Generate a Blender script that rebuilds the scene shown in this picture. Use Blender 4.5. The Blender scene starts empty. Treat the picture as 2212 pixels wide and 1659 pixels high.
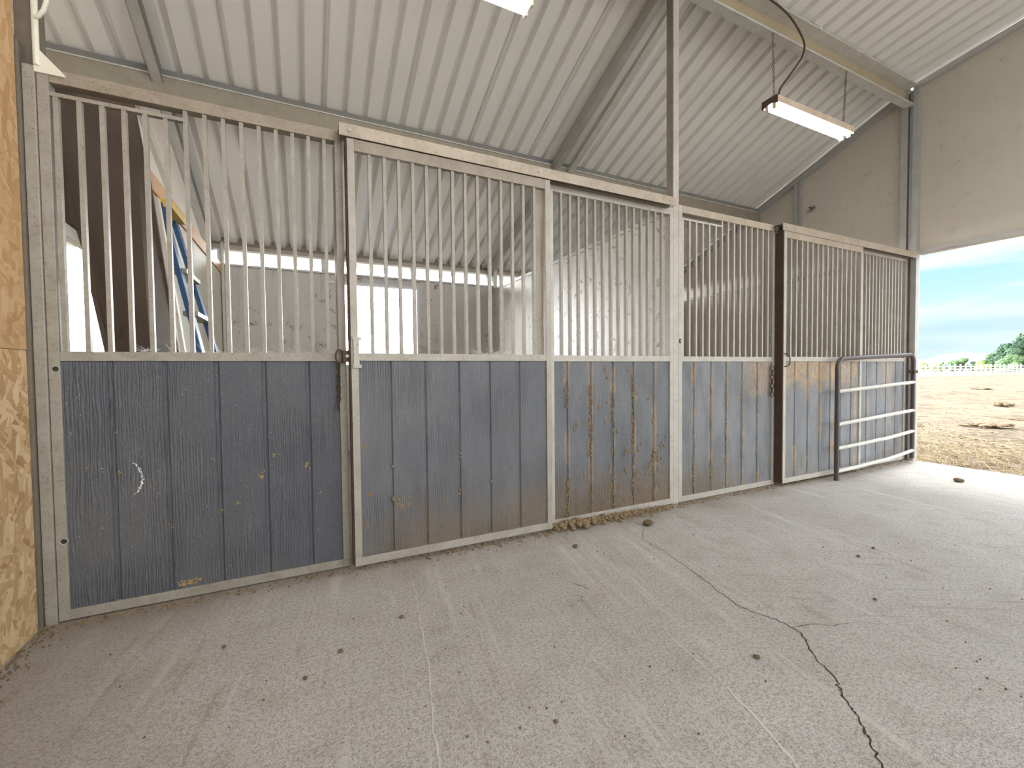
import bpy, bmesh, math, random
from mathutils import Vector, Matrix, noise
SC = bpy.context.scene
COL = SC.collection
random.seed(7)
rnd = random.random
def U(a, b): return a + (b - a) * rnd()

# ------------------------------------------------------------------ camera
yaw, pit, rol = math.radians(25.72), math.radians(1.70), math.radians(-0.59)
f = Vector((math.sin(yaw)*math.cos(pit), math.cos(yaw)*math.cos(pit), -math.sin(pit)))
r0 = Vector((math.cos(yaw), -math.sin(yaw), 0)); u0 = r0.cross(f)
rr = r0*math.cos(rol) + u0*math.sin(rol); uu = -r0*math.sin(rol) + u0*math.cos(rol)
cam = bpy.data.cameras.new('camera'); co = bpy.data.objects.new('camera', cam); COL.objects.link(co)
m = Matrix(((rr.x, uu.x, -f.x, 0), (rr.y, uu.y, -f.y, 0), (rr.z, uu.z, -f.z, 1.05), (0, 0, 0, 1)))
co.matrix_world = m
cam.sensor_fit = 'HORIZONTAL'; cam.sensor_width = 36; cam.lens = 36*931.5/2212
cam.clip_start = 0.02; cam.clip_end = 3000
SC.camera = co
SC.view_settings.view_transform = 'Standard'; SC.view_settings.look = 'None'
SC.view_settings.gamma = 1; SC.view_settings.use_curve_mapping = False
SC.view_settings.exposure = 0.0
EXPO = 1.0

# ------------------------------------------------------------------ node helper
class NT:
    def __init__(s, tree): s.t = tree; s.n = tree.nodes; s.l = tree.links
    def add(s, ty, **kw):
        n = s.n.new(ty)
        for k, v in kw.items(): setattr(n, k, v)
        return n
    def set(s, sock, v):
        if hasattr(v, 'is_output') or isinstance(v, bpy.types.NodeSocket): s.l.new(v, sock)
        elif v is not None:
            if isinstance(v, (tuple, list)) and len(v) == 3 and sock.type == 'RGBA': v = (*v, 1)
            sock.default_value = v
    def math(s, op, a, b=None, c=None, clamp=False):
        n = s.add('ShaderNodeMath', operation=op, use_clamp=clamp)
        s.set(n.inputs[0], a); s.set(n.inputs[1], b)
        if c is not None: s.set(n.inputs[2], c)
        return n.outputs[0]
    def vmath(s, op, a, b=None):
        n = s.add('ShaderNodeVectorMath', operation=op); s.set(n.inputs[0], a); s.set(n.inputs[1], b)
        return n.outputs['Value' if op in ('DOT_PRODUCT', 'LENGTH') else 'Vector']
    def mix(s, fac, a, b, bt='MIX'):
        n = s.add('ShaderNodeMix', data_type='RGBA', blend_type=bt)
        s.set(n.inputs[0], fac); s.set(n.inputs[6], a); s.set(n.inputs[7], b)
        return n.outputs[2]
    def mapr(s, v, a, b, c=0.0, d=1.0, smooth=True):
        n = s.add('ShaderNodeMapRange', interpolation_type='SMOOTHSTEP' if smooth else 'LINEAR')
        for i, x in enumerate((v, a, b, c, d)): s.set(n.inputs[i], x)
        return n.outputs[0]
    def noise(s, vec, scale=5.0, detail=3.0, rough=.55, dist=0.0, sc=None, loc=None):
        if sc or loc:
            mp = s.add('ShaderNodeMapping'); s.l.new(vec, mp.inputs[0])
            if sc: mp.inputs['Scale'].default_value = sc
            if loc: mp.inputs['Location'].default_value = loc
            vec = mp.outputs[0]
        n = s.add('ShaderNodeTexNoise'); s.l.new(vec, n.inputs['Vector'])
        n.inputs['Scale'].default_value = scale; n.inputs['Detail'].default_value = detail
        n.inputs['Roughness'].default_value = rough; n.inputs['Distortion'].default_value = dist
        return n.outputs['Fac']
    def voro(s, vec, scale=5.0, feat='F1', sc=None):
        if sc:
            mp = s.add('ShaderNodeMapping'); s.l.new(vec, mp.inputs[0]); mp.inputs['Scale'].default_value = sc; vec = mp.outputs[0]
        n = s.add('ShaderNodeTexVoronoi', feature=feat); s.l.new(vec, n.inputs['Vector']); n.inputs['Scale'].default_value = scale
        return n
    def pos(s): return s.add('ShaderNodeNewGeometry').outputs['Position']
    def sep(s, v):
        n = s.add('ShaderNodeSeparateXYZ'); s.l.new(v, n.inputs[0]); return n.outputs
    def bump(s, h, strength=.3, dist=.01):
        n = s.add('ShaderNodeBump'); s.l.new(h, n.inputs['Height']); n.inputs['Strength'].default_value = strength; n.inputs['Distance'].default_value = dist
        return n.outputs[0]

def mat(name):
    m = bpy.data.materials.new(name); m.use_nodes = True
    nt = NT(m.node_tree); b = nt.n['Principled BSDF']
    def out(col=None, rough=.6, metal=0.0, bump=None, spec=None):
        nt.set(b.inputs['Base Color'], col); nt.set(b.inputs['Roughness'], rough); nt.set(b.inputs['Metallic'], metal)
        if bump is not None: nt.l.new(bump, b.inputs['Normal'])
        if spec is not None: b.inputs['Specular IOR Level'].default_value = spec
        return m
    return nt, out

# ------------------------------------------------------------------ world
w = bpy.data.worlds.new('World'); SC.world = w; w.use_nodes = True
nt = NT(w.node_tree); bg = nt.n['Background']
d = nt.add('ShaderNodeTexCoord').outputs['Generated']
dx, dy, dz = nt.sep(d)
cl = nt.noise(d, 2.4, 5, .55, .4, sc=(1, 1, 5))
cl2 = nt.noise(d, 1.6, 3, .5, .2, sc=(1, 1, 7), loc=(3, 1, 0))
base = nt.mix(nt.mapr(dz, 0.0, .30), (0.80, 0.97, 1.0), (0.26, 0.77, 0.98))
base = nt.mix(nt.mapr(cl, .42, .62), base, (0.93, 0.99, 1.0))
base = nt.mix(nt.math('MULTIPLY', nt.mapr(cl2, .50, .66), .55), base, (0.42, 0.72, 0.84))
glow = nt.mapr(dx, .50, .86, 1.0, 0.0)            # unseen sky brightened away from the open end to light the interior
high = nt.mapr(dz, .28, .50)                      # unseen sky overhead brightened as extra light
base = nt.mix(nt.math('MAXIMUM', glow, high), base, (0.97, 0.985, 1.0))
front = nt.mapr(dx, -.5, .6, .35, 8.0)
back = nt.mapr(dy, -.2, .5)                        # low band brightened most, added light through the stall windows
side = nt.math('ADD', nt.math('MULTIPLY', front, nt.math('SUBTRACT', 1.0, back)), nt.math('MULTIPLY', back, 42.0))
lowb = nt.mapr(dz, .18, .42)
side = nt.math('ADD', nt.math('MULTIPLY', side, nt.math('SUBTRACT', 1.0, lowb)), nt.math('MULTIPLY', lowb, 2.5))
stren = nt.math('MAXIMUM', nt.math('ADD', 1.0, nt.math('MULTIPLY', glow, nt.math('SUBTRACT', side, 1.0))), nt.math('MULTIPLY', high, nt.mapr(dx, -.4, .5, 2.4, 5.5)))
nt.l.new(base, bg.inputs[0]); nt.l.new(nt.math('MULTIPLY', stren, .55), bg.inputs[1])

sun = bpy.data.lights.new('sun', 'SUN'); sun.energy = 1.3; sun.angle = math.radians(14); sun.color = (1, .95, .85)
so = bpy.data.objects.new('sun', sun); COL.objects.link(so)
so.rotation_euler = Vector((0.75, 0.10, 1.35)).to_track_quat('Z', 'Y').to_euler()
so.location = (30, 5, 40)

# ------------------------------------------------------------------ mesh builder
class MB:
    def __init__(s): s.v = []; s.f = []
    def quad(s, *p):
        n = len(s.v); s.v += [tuple(q) for q in p]; s.f.append(tuple(range(n, n+len(p)))); return s
    def box(s, x0, x1, y0, y1, z0, z1, bev=0.0):
        if bev <= 0:
            n = len(s.v)
            s.v += [(x, y, z) for x in (x0, x1) for y in (y0, y1) for z in (z0, z1)]
            s.f += [tuple(n+i for i in q) for q in ((0,1,3,2),(4,6,7,5),(0,4,5,1),(2,3,7,6),(0,2,6,4),(1,5,7,3))]
            return s
        b = bmesh.new(); bmesh.ops.create_cube(b, size=1)
        for v in b.verts:
            v.co = Vector(((x0+x1)/2+v.co.x*(x1-x0), (y0+y1)/2+v.co.y*(y1-y0), (z0+z1)/2+v.co.z*(z1-z0)))
        bmesh.ops.bevel(b, geom=b.edges[:], offset=bev, segments=2, profile=.6, affect='EDGES')
        s.bm(b); b.free(); return s
    def bm(s, b):
        n = len(s.v); b.verts.index_update()
        s.v += [tuple(v.co) for v in b.verts]
        s.f += [tuple(n+v.index for v in fc.verts) for fc in b.faces]; return s
    def prism(s, pts, axis, a, c):
        """pts 2D polygon extruded along axis from a to c"""
        def P(p, t):
            if axis == 'x': return (t, p[0], p[1])
            if axis == 'y': return (p[0], t, p[1])
            return (p[0], p[1], t)
        n = len(s.v); k = len(pts)
        s.v += [P(p, a) for p in pts] + [P(p, c) for p in pts]
        s.f += [tuple(range(n, n+k)), tuple(range(n+2*k-1, n+k-1, -1))]
        s.f += [(n+i, n+k+i, n+k+(i+1) % k, n+(i+1) % k) for i in range(k)]
        return s
    def beam(s, a, b, w, h, up=(0, 0, 1)):
        """rectangular bar from a to b, w across, h along up"""
        a, b, up = Vector(a), Vector(b), Vector(up); d = (b-a).normalized(); sx = d.cross(up).normalized(); sz = sx.cross(d)
        n = len(s.v)
        for q in (a, b):
            for i, j in ((-1,-1),(1,-1),(1,1),(-1,1)): s.v.append(tuple(q+sx*i*w/2+sz*j*h/2))
        s.f += [(n,n+1,n+2,n+3),(n+7,n+6,n+5,n+4)] + [(n+i,n+4+i,n+4+(i+1)%4,n+(i+1)%4) for i in range(4)]
        return s
    def tube(s, pts, r, seg=12, closed=False, cap=True):
        pts = [Vector(p) for p in pts]; k = len(pts); n = len(s.v)
        up = None
        for i, p in enumerate(pts):
            if closed: t = pts[(i+1) % k]-pts[i-1]
            else: t = pts[min(i+1, k-1)]-pts[max(i-1, 0)]
            t.normalize()
            if up is None:
                up = Vector((0, 0, 1)) if abs(t.z) < .9 else Vector((0, 1, 0))
            sx = t.cross(up)
            if sx.length < 1e-6: sx = t.orthogonal()
            sx.normalize(); up = sx.cross(t).normalized()
            rad = r[i] if isinstance(r, (list, tuple)) else r
            for j in range(seg):
                a = 2*math.pi*j/seg; s.v.append(tuple(p+sx*math.cos(a)*rad+up*math.sin(a)*rad))
        for i in range(k if closed else k-1):
            i2 = (i+1) % k
            for j in range(seg):
                j2 = (j+1) % seg; s.f.append((n+i*seg+j, n+i*seg+j2, n+i2*seg+j2, n+i2*seg+j))
        if not closed and cap:
            s.f.append(tuple(n+j for j in reversed(range(seg)))); s.f.append(tuple(n+(k-1)*seg+j for j in range(seg)))
        return s
    def build(s, name, m, parent=None, smooth=False, **props):
        me = bpy.data.meshes.new(name)
        off = Vector(parent.matrix_world.translation) if parent else Vector((0, 0, 0))
        if parent: off = worldloc(parent)
        me.from_pydata([tuple(Vector(v)-off) for v in s.v], [], s.f)
        b = bmesh.new(); b.from_mesh(me); bmesh.ops.recalc_face_normals(b, faces=b.faces); b.to_mesh(me); b.free()
        if smooth:
            for p in me.polygons: p.use_smooth = True
            me.set_sharp_from_angle(angle=math.radians(40))
        me.materials.append(m)
        o = bpy.data.objects.new(name, me); COL.objects.link(o)
        if parent: o.parent = parent
        for k, v in props.items(): o[k] = v
        return o
def worldloc(o):
    l = Vector(o.location)
    while o.parent: o = o.parent; l += Vector(o.location)
    return l
def thing(name, loc, label, cat, group=None):
    o = bpy.data.objects.new(name, None); COL.objects.link(o); o.location = loc; o.empty_display_size = .1
    o['label'] = label; o['category'] = cat
    if group: o['group'] = group
    return o
def tag(o, label, cat, group=None, kind=None):
    o['label'] = label; o['category'] = cat
    if group: o['group'] = group
    if kind: o['kind'] = kind
    return o
def struct(o, label=None):
    o['kind'] = 'structure'
    if label: o['label'] = label
    return o

# ------------------------------------------------------------------ materials
def m_paintsteel(name, col, grime=.5, metal=.0, rough=.45, specks=True, seed=0.0):
    nt, out = mat(name); p = nt.pos()
    n1 = nt.noise(p, 9, 5, .65, .3, loc=(seed, 0, 0)); n2 = nt.noise(p, 55, 4, .6, 0, loc=(0, seed, 0)); n3 = nt.noise(p, 160, 2, .5)
    dirt = tuple(c*k for c, k in zip(col, (.50, .43, .36)))
    c = nt.mix(nt.math('MULTIPLY', nt.mapr(n1, .30, .80), grime*.8), col, dirt)
    c = nt.mix(nt.math('MULTIPLY', nt.mapr(n2, .50, .80), grime*.7), c, tuple(k*.75 for k in dirt))
    if specks:
        c = nt.mix(nt.math('MULTIPLY', nt.mapr(n3, .67, .72), .8), c, (.05, .03, .02))
    return out(c, rough, metal, nt.bump(n2, .15, .002))
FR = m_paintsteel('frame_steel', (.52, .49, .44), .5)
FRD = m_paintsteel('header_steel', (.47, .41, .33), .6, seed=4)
FRL = m_paintsteel('grimy_shaded_frame_steel', (.36, .335, .285), .6, seed=2)  # darker frame copy: grime plus the shade of the left end
FRH = m_paintsteel('grimy_shaded_header_steel', (.34, .295, .235), .6, seed=6)  # same for the headers, grime and left-end shade in one colour
GALV = m_paintsteel('galvanised_steel', (.50, .50, .47), .35, metal=.25, rough=.45)
BEAM = m_paintsteel('purlin_steel', (.36, .32, .25), .35, metal=.1, rough=.5, specks=False)
GALVD = m_paintsteel('shaded_galvanised', (.25, .25, .245), .3, metal=.2, rough=.5)  # darker galvanised copy, shade of purlin angle and rafter lips in its colour
BEAMB = m_paintsteel('beam_primer', (.52, .43, .30), .3, rough=.5, specks=False)
FLANGE = m_paintsteel('flange_steel', (.62, .61, .56), .45, rough=.5)
DARKST = m_paintsteel('dark_steel', (.22, .19, .15), .5, metal=.2, rough=.6)
CONDUIT = m_paintsteel('conduit_steel', (.80, .79, .68), .15)
RUST_SHADE = m_paintsteel('rust_and_shade_steel', (.10, .066, .05), .7, metal=.2, rough=.75)  # rust of latches and chains, also the painted shade on door sides
GATEM = m_paintsteel('gate_steel', (.105, .09, .092), .30, metal=.3, rough=.38)

def m_roof():
    nt, out = mat('roof_panel'); p = nt.pos()
    n1 = nt.noise(p, 1.2, 3); n2 = nt.noise(p, 260, 2, .6); n3 = nt.noise(p, 30, 3, .6)
    c = nt.mix(n1, (.80, .78, .74), (.86, .84, .80))
    c = nt.mix(nt.math('MULTIPLY', nt.mapr(n3, .735, .76), .8), c, (.06, .045, .03))
    return out(c, .42, 0.0, nt.bump(n2, .12, .001))
ROOF = m_roof()

def m_osb():
    nt, out = mat('oriented_strand_board'); p = nt.pos()
    cols = None; h = None
    for i, rot in enumerate((.3, 1.2, -.6, 2.2, .75, -1.1, .05)):
        m1 = nt.add('ShaderNodeMapping'); nt.l.new(p, m1.inputs[0]); m1.inputs['Rotation'].default_value = (rot, 0, 0); m1.inputs['Location'].default_value = (0, i*1.7, i*.9)
        m2 = nt.add('ShaderNodeMapping'); nt.l.new(m1.outputs[0], m2.inputs[0]); m2.inputs['Scale'].default_value = (.01, 62-i*4, 13)
        ns = nt.add('ShaderNodeTexNoise'); nt.l.new(m1.outputs[0], ns.inputs['Vector']); ns.inputs['Scale'].default_value = 45
        ad = nt.add('ShaderNodeMixRGB'); ad.blend_type = 'ADD'; ad.inputs[0].default_value = .10; nt.l.new(m2.outputs[0], ad.inputs[1]); nt.l.new(ns.outputs['Color'], ad.inputs[2])
        v = nt.add('ShaderNodeTexVoronoi'); nt.l.new(ad.outputs[0], v.inputs['Vector']); v.inputs['Scale'].default_value = 1
        sp = nt.add('ShaderNodeSeparateColor'); nt.l.new(v.outputs['Color'], sp.inputs[0])
        if cols is None: cols = sp.outputs[0]; h = sp.outputs[1]
        else:
            mk = nt.math('GREATER_THAN', sp.outputs[2], .62)
            cols = nt.mix(mk, cols, sp.outputs[0]); h = nt.mix(mk, h, sp.outputs[1])
    rp = nt.add('ShaderNodeValToRGB'); nt.l.new(cols, rp.inputs[0])
    e = rp.color_ramp.elements; e[0].position = 0; e[0].color = (.40, .22, .095, 1); e[1].position = 1; e[1].color = (.80, .60, .36, 1)
    x = rp.color_ramp.elements.new(.45); x.color = (.60, .39, .19, 1)
    big = nt.noise(p, 2.5, 4, .6); Z = nt.sep(p)[2]
    c = nt.mix(nt.math('MULTIPLY', nt.mapr(big, .45, .8), .4), rp.outputs[0], (.48, .28, .12))
    c = nt.mix(nt.math('MULTIPLY', nt.math('GREATER_THAN', Z, 1.155), .45), c, (.46, .25, .095))
    fine = nt.noise(p, 90, 3, .6, 0, sc=(1, 1, .3)); c = nt.mix(nt.math('MULTIPLY', fine, .25), c, (.82, .62, .38))
    return out(c, .65, 0, nt.bump(h, .35, .002))
OSB = m_osb()

def m_board(name, mud=0.0, mudx=2.0, mudw=.8, worn=0.0, seed=0.0, x0=0.0, dust_light=0.0, wx=(0, 1, 9, 10)):
    """slate blue painted plank siding, embossed grain, mud splashes, worn straw-coloured patches; positions are in metres on the stall front"""
    nt, out = mat(name); p = nt.pos(); X, Y, Z = nt.sep(p)
    g1 = nt.noise(p, 1.0, 4, .6, 1.2, sc=(48, 1, 2.6), loc=(seed, 0, 0)); g2 = nt.noise(p, 1.0, 3, .6, .4, sc=(190, 1, 10))
    wv = nt.add('ShaderNodeTexWave', wave_type='BANDS', bands_direction='X'); mp = nt.add('ShaderNodeMapping'); nt.l.new(p, mp.inputs[0]); mp.inputs['Scale'].default_value = (1, 1, .10); mp.inputs['Location'].default_value = (seed, 0, seed)
    nt.l.new(mp.outputs[0], wv.inputs['Vector']); wv.inputs['Scale'].default_value = 26; wv.inputs['Distortion'].default_value = 9; wv.inputs['Detail'].default_value = 3; wv.inputs['Detail Scale'].default_value = 1.6
    patchy = nt.mapr(nt.noise(p, 2.4, 3, .5, loc=(seed, 3, 0)), .42, .58)
    c = nt.mix(nt.noise(p, 3, 3, .5, loc=(0, seed, 0)), (.080, .087, .105), (.114, .121, .138))
    c = nt.mix(nt.math('MULTIPLY', nt.mapr(nt.noise(p, 1.6, 4, .6, loc=(seed, 9, 4)), .45, .7), .5), c, (.15, .15, .145))
    c = nt.mix(nt.math('MULTIPLY', nt.mapr(g2, .60, .75), .35), c, (.26, .27, .29))
    if dust_light: c = nt.mix(nt.math('MULTIPLY', nt.mapr(nt.noise(p, 5, 4, .6, .3, sc=(2, 1, .6)), .25, .7, .45, 1.0), dust_light), c, (.35, .365, .385))  # pale dust layer that also paints the stronger light on the right panels
    # scattered pale and ochre chips
    ch = nt.noise(p, 38, 3, .6, loc=(seed, 1, 0)); chm = nt.mapr(nt.noise(p, 3.5, 2, .5, loc=(0, seed, 2)), .5, .66)
    c = nt.mix(nt.math('MULTIPLY', nt.mapr(ch, .68, .73), chm), c, (.50, .36, .20))
    c = nt.mix(nt.mapr(nt.noise(p, 120, 2, .5), .75, .78), c, (.6, .6, .6))
    peb = nt.noise(p, 1.0, 3, .7, .3, sc=(130, 1, 75))
    h = nt.math('ADD', nt.math('ADD', nt.math('MULTIPLY', g1, .7), nt.math('MULTIPLY', peb, .75)), nt.math('MULTIPLY', nt.math('MULTIPLY', wv.outputs[0], patchy), .42))
    c = nt.mix(nt.math('MULTIPLY', nt.mapr(peb, .58, .72), .28), c, (.26, .28, .31))
    if mud > 0:
        gx = nt.math('SUBTRACT', 1.0, nt.math('ABSOLUTE', nt.math('DIVIDE', nt.math('SUBTRACT', X, mudx), mudw)), clamp=True)
        gx = nt.mapr(gx, 0.0, .6)
        low = nt.mapr(nt.math('ADD', Z, nt.math('MULTIPLY', nt.noise(p, 4, 4, .65), .42)), .22, .68, 1.0, 0.0)
        mm = nt.math('MULTIPLY', nt.math('MULTIPLY', gx, low), mud)
        mudc = nt.mix(nt.noise(p, 50, 4, .7), (.12, .085, .05), (.27, .205, .135))
        c = nt.mix(nt.math('MULTIPLY', mm, .9), c, mudc)
        sp = nt.mapr(nt.noise(p, 34, 4, .7, loc=(2, 0, 0)), .58, .63)
        c = nt.mix(nt.math('MULTIPLY', nt.math('MULTIPLY', sp, nt.mapr(Z, .75, .1)), nt.math('MULTIPLY', gx, mud)), c, (.19, .13, .075))
    if worn > 0:
        # grooves hold dusty straw: distance to the nearest groove (every 0.197 m)
        gd = nt.math('ABSOLUTE', nt.math('SUBTRACT', nt.math('FRACT', nt.math('ADD', nt.math('DIVIDE', nt.math('SUBTRACT', X, x0), .1965), .5)), .5))
        run = nt.mapr(nt.noise(p, 1.0, 5, .75, 0, sc=(7, 1, 3.2), loc=(seed, 0, 1)), .47, .60)
        wid = nt.math('ADD', .02, nt.math('MULTIPLY', nt.noise(p, 22, 3, .7), .20))
        line = nt.math('MULTIPLY', nt.math('LESS_THAN', gd, wid), run)
        oc = nt.mix(nt.noise(p, 60, 3, .7), (.30, .19, .10), (.58, .42, .24))
        c = nt.mix(nt.math('MULTIPLY', line, min(1, worn)), c, oc)
        xm = nt.math('MULTIPLY', nt.mapr(X, wx[0], wx[1]), nt.mapr(X, wx[2], wx[3], 1.0, 0.0))
        top = nt.mapr(nt.math('ADD', Z, nt.math('MULTIPLY', nt.noise(p, 2.6, 4, .7, loc=(seed, 0, 5)), .95)), 1.22, 1.50)
        fib = nt.mapr(nt.noise(p, 1.0, 5, .8, .2, sc=(45, 1, 38)), .44, .58)
        c = nt.mix(nt.math('MULTIPLY', nt.math('MULTIPLY', nt.math('MULTIPLY', top, xm), nt.math('ADD', nt.math('MULTIPLY', fib, .75), .25)), min(1, worn)), c, nt.mix(nt.noise(p, 8, 2), (.58, .36, .17), (.44, .33, .22)))
    return out(c, .5, 0, nt.bump(h, .8, .008))

def m_concrete():
    nt, out = mat('concrete_slab'); p = nt.pos(); X, Y, Z = nt.sep(p)
    big = nt.noise(p, .9, 4, .6, .5); med = nt.noise(p, 6, 5, .65); n1 = nt.noise(p, 75, 4, .8); n2 = nt.noise(p, 170, 3, .8); n3 = nt.noise(p, 330, 2, .6)
    c = nt.mix(nt.mapr(big, .3, .7), (.54, .525, .505), (.63, .62, .61))
    c = nt.mix(nt.math('MULTIPLY', nt.mapr(med, .45, .75), .45), c, (.36, .32, .27))
    c = nt.mix(nt.math('MULTIPLY', nt.mapr(n1, .46, .60), .50), c, (.19, .17, .145))
    c = nt.mix(nt.math('MULTIPLY', nt.mapr(n2, .50, .62), .65), c, (.15, .135, .115))
    c = nt.mix(nt.math('MULTIPLY', nt.mapr(n3, .56, .66), .6), c, (.82, .80, .77))
    def streak(rot, sx, sy, lo, hi, loc=0):
        m1 = nt.add('ShaderNodeMapping'); nt.l.new(p, m1.inputs[0]); m1.inputs['Rotation'].default_value = (0, 0, rot)
        m2 = nt.add('ShaderNodeMapping'); nt.l.new(m1.outputs[0], m2.inputs[0]); m2.inputs['Scale'].default_value = (sx, sy, 1); m2.inputs['Location'].default_value = (loc, 0, 0)
        s_ = nt.add('ShaderNodeTexNoise'); nt.l.new(m2.outputs[0], s_.inputs['Vector']); s_.inputs['Scale'].default_value = 1; s_.inputs['Detail'].default_value = 6; s_.inputs['Roughness'].default_value = .7
        return nt.mapr(s_.outputs['Fac'], lo, hi)
    st = nt.math('MULTIPLY', streak(.16, 9, .7, .52, .68), nt.mapr(med, .30, .6))     # pale scrape marks running out from the stalls
    c = nt.mix(nt.math('MULTIPLY', st, .5), c, (.74, .73, .72))
    st2 = nt.math('MULTIPLY', streak(.16, 22, .9, .55, .66, 5), nt.mapr(med, .4, .6))
    c = nt.mix(nt.math('MULTIPLY', st2, .4), c, (.22, .19, .16))
    br = nt.math('MULTIPLY', streak(-1.05, 34, 1.3, .54, .68), nt.mapr(X, .9, 2.2))   # fine broom lines
    c = nt.mix(nt.math('MULTIPLY', br, .38), c, (.27, .25, .23))
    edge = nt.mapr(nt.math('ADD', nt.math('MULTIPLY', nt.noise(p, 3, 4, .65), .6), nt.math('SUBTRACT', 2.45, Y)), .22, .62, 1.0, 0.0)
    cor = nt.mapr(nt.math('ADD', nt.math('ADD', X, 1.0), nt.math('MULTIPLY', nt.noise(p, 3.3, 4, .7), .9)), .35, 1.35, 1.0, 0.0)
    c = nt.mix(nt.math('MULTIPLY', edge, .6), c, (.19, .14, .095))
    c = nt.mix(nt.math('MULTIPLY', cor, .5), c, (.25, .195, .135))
    h = nt.math('ADD', nt.math('ADD', n1, nt.math('MULTIPLY', n2, .8)), nt.math('MULTIPLY', nt.math('ADD', n3, st), .4))
    return out(c, .72, 0, nt.bump(h, .8, .006), .4)
CONC = m_concrete()

def m_ply(name, a, b, stain, scale=1.0, rough=.6, vert=.35, spot=.85):
    nt, out = mat(name); p = nt.pos()
    n1 = nt.noise(p, 2.2, 5, .62, .4); n2 = nt.noise(p, 11, 5, .7, .5, loc=(2, 2, 2)); g = nt.noise(p, 1.0, 4, .6, .3, sc=(14, 14, 1.2))
    c = nt.mix(n1, a, b)
    c = nt.mix(nt.math('MULTIPLY', nt.mapr(g, .5, .75), vert), c, stain)
    m2 = nt.math('MULTIPLY', nt.mapr(n2, .56, .66), nt.mapr(nt.noise(p, 1.4, 2, .5, loc=(7, 1, 3)), .44, .56))
    c = nt.mix(nt.math('MULTIPLY', m2, spot), c, stain)
    return out(c, rough, 0, nt.bump(n2, .15, .004))
GABLE = m_ply('gable_panel', (.56, .52, .44), (.61, .565, .485), (.30, .24, .18), rough=.6, vert=.06, spot=.28)
BACKW = m_ply('stained_back_wall', (.50, .48, .455), (.58, .56, .53), (.17, .09, .065), vert=.25)
PARTN = m_ply('chewed_plywood', (.56, .53, .48), (.68, .66, .62), (.24, .19, .15), rough=.42)
CREAM = m_ply('cream_plywood', (.64, .59, .49), (.72, .68, .58), (.40, .30, .19))
DIRTYW = m_ply('dirty_board', (.055, .036, .024), (.10, .066, .044), (.035, .022, .018), rough=.75)
RAWW = m_ply('raw_pine', (.60, .33, .17), (.70, .46, .26), (.30, .15, .08))
TRIMG = m_paintsteel('gable_trim_steel', (.48, .48, .465), .35, metal=.2, rough=.5)

def simple(name, col, rough=.6, metal=0.0, bs=0.0, bsc=40):
    nt, out = mat(name); p = nt.pos(); n = nt.noise(p, bsc, 4, .6)
    c = nt.mix(n, tuple(k*.8 for k in col), tuple(min(1, k*1.18) for k in col))
    return out(c, rough, metal, nt.bump(n, bs, .004) if bs else None)
BLUE = simple('blue_fibreglass', (.025, .085, .20), .45)
ALU = simple('dull_aluminium', (.34, .33, .28), .5, .5)
YEL = simple('yellow_plastic', (.70, .47, .06), .5)
MUDC = simple('dried_mud', (.27, .195, .115), .95, 0, .8, 120)
DUNG = simple('dried_dung', (.17, .12, .07), .95, 0, .8, 120)
STRAW = simple('straw', (.36, .275, .155), .85, 0, .3, 30)
WHITEV = simple('white_vinyl', (.62, .63, .63), .4)
WEB = simple('cobweb_silk', (.85, .85, .85), .8)
CRACK = simple('crack_shade_black', (.045, .038, .03), .95)  # near-black standing in for shade in cracks and bolt holes; also the black bracket
SCUFF = simple('lime_scuff', (.62, .60, .57), .85, 0, .5, 200)
BARK = simple('bark', (.12, .09, .06), .9)
PLAST = simple('cream_plastic', (.70, .60, .42), .5)

def emis(name, col, s):
    m = bpy.data.materials.new(name); m.use_nodes = True; b = m.node_tree.nodes['Principled BSDF']
    b.inputs['Base Color'].default_value = (.9, .9, .9, 1); b.inputs['Emission Color'].default_value = (*col, 1); b.inputs['Emission Strength'].default_value = s
    return m
TUBE = emis('lit_fluorescent_tube', (1, .99, .96), 20)

def m_glass():
    m = bpy.data.materials.new('thin_dusty_glass'); m.use_nodes = True; nt = NT(m.node_tree)
    nt.n.clear(); o = nt.add('ShaderNodeOutputMaterial'); t = nt.add('ShaderNodeBsdfTransparent'); g = nt.add('ShaderNodeBsdfGlossy'); g.inputs['Roughness'].default_value = .1
    dd = nt.add('ShaderNodeBsdfTranslucent'); dd.inputs[0].default_value = (.9, .9, .9, 1)
    x = nt.add('ShaderNodeMixShader'); x.inputs[0].default_value = .05; nt.l.new(t.outputs[0], x.inputs[1]); nt.l.new(g.outputs[0], x.inputs[2])
    y = nt.add('ShaderNodeMixShader'); nt.l.new(nt.math('MULTIPLY', nt.mapr(nt.noise(nt.pos(), 60, 3, .7), .62, .75), .5), y.inputs[0]); nt.l.new(x.outputs[0], y.inputs[1]); nt.l.new(dd.outputs[0], y.inputs[2])
    nt.l.new(y.outputs[0], o.inputs[0]); return m
GLASS = m_glass()

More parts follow.
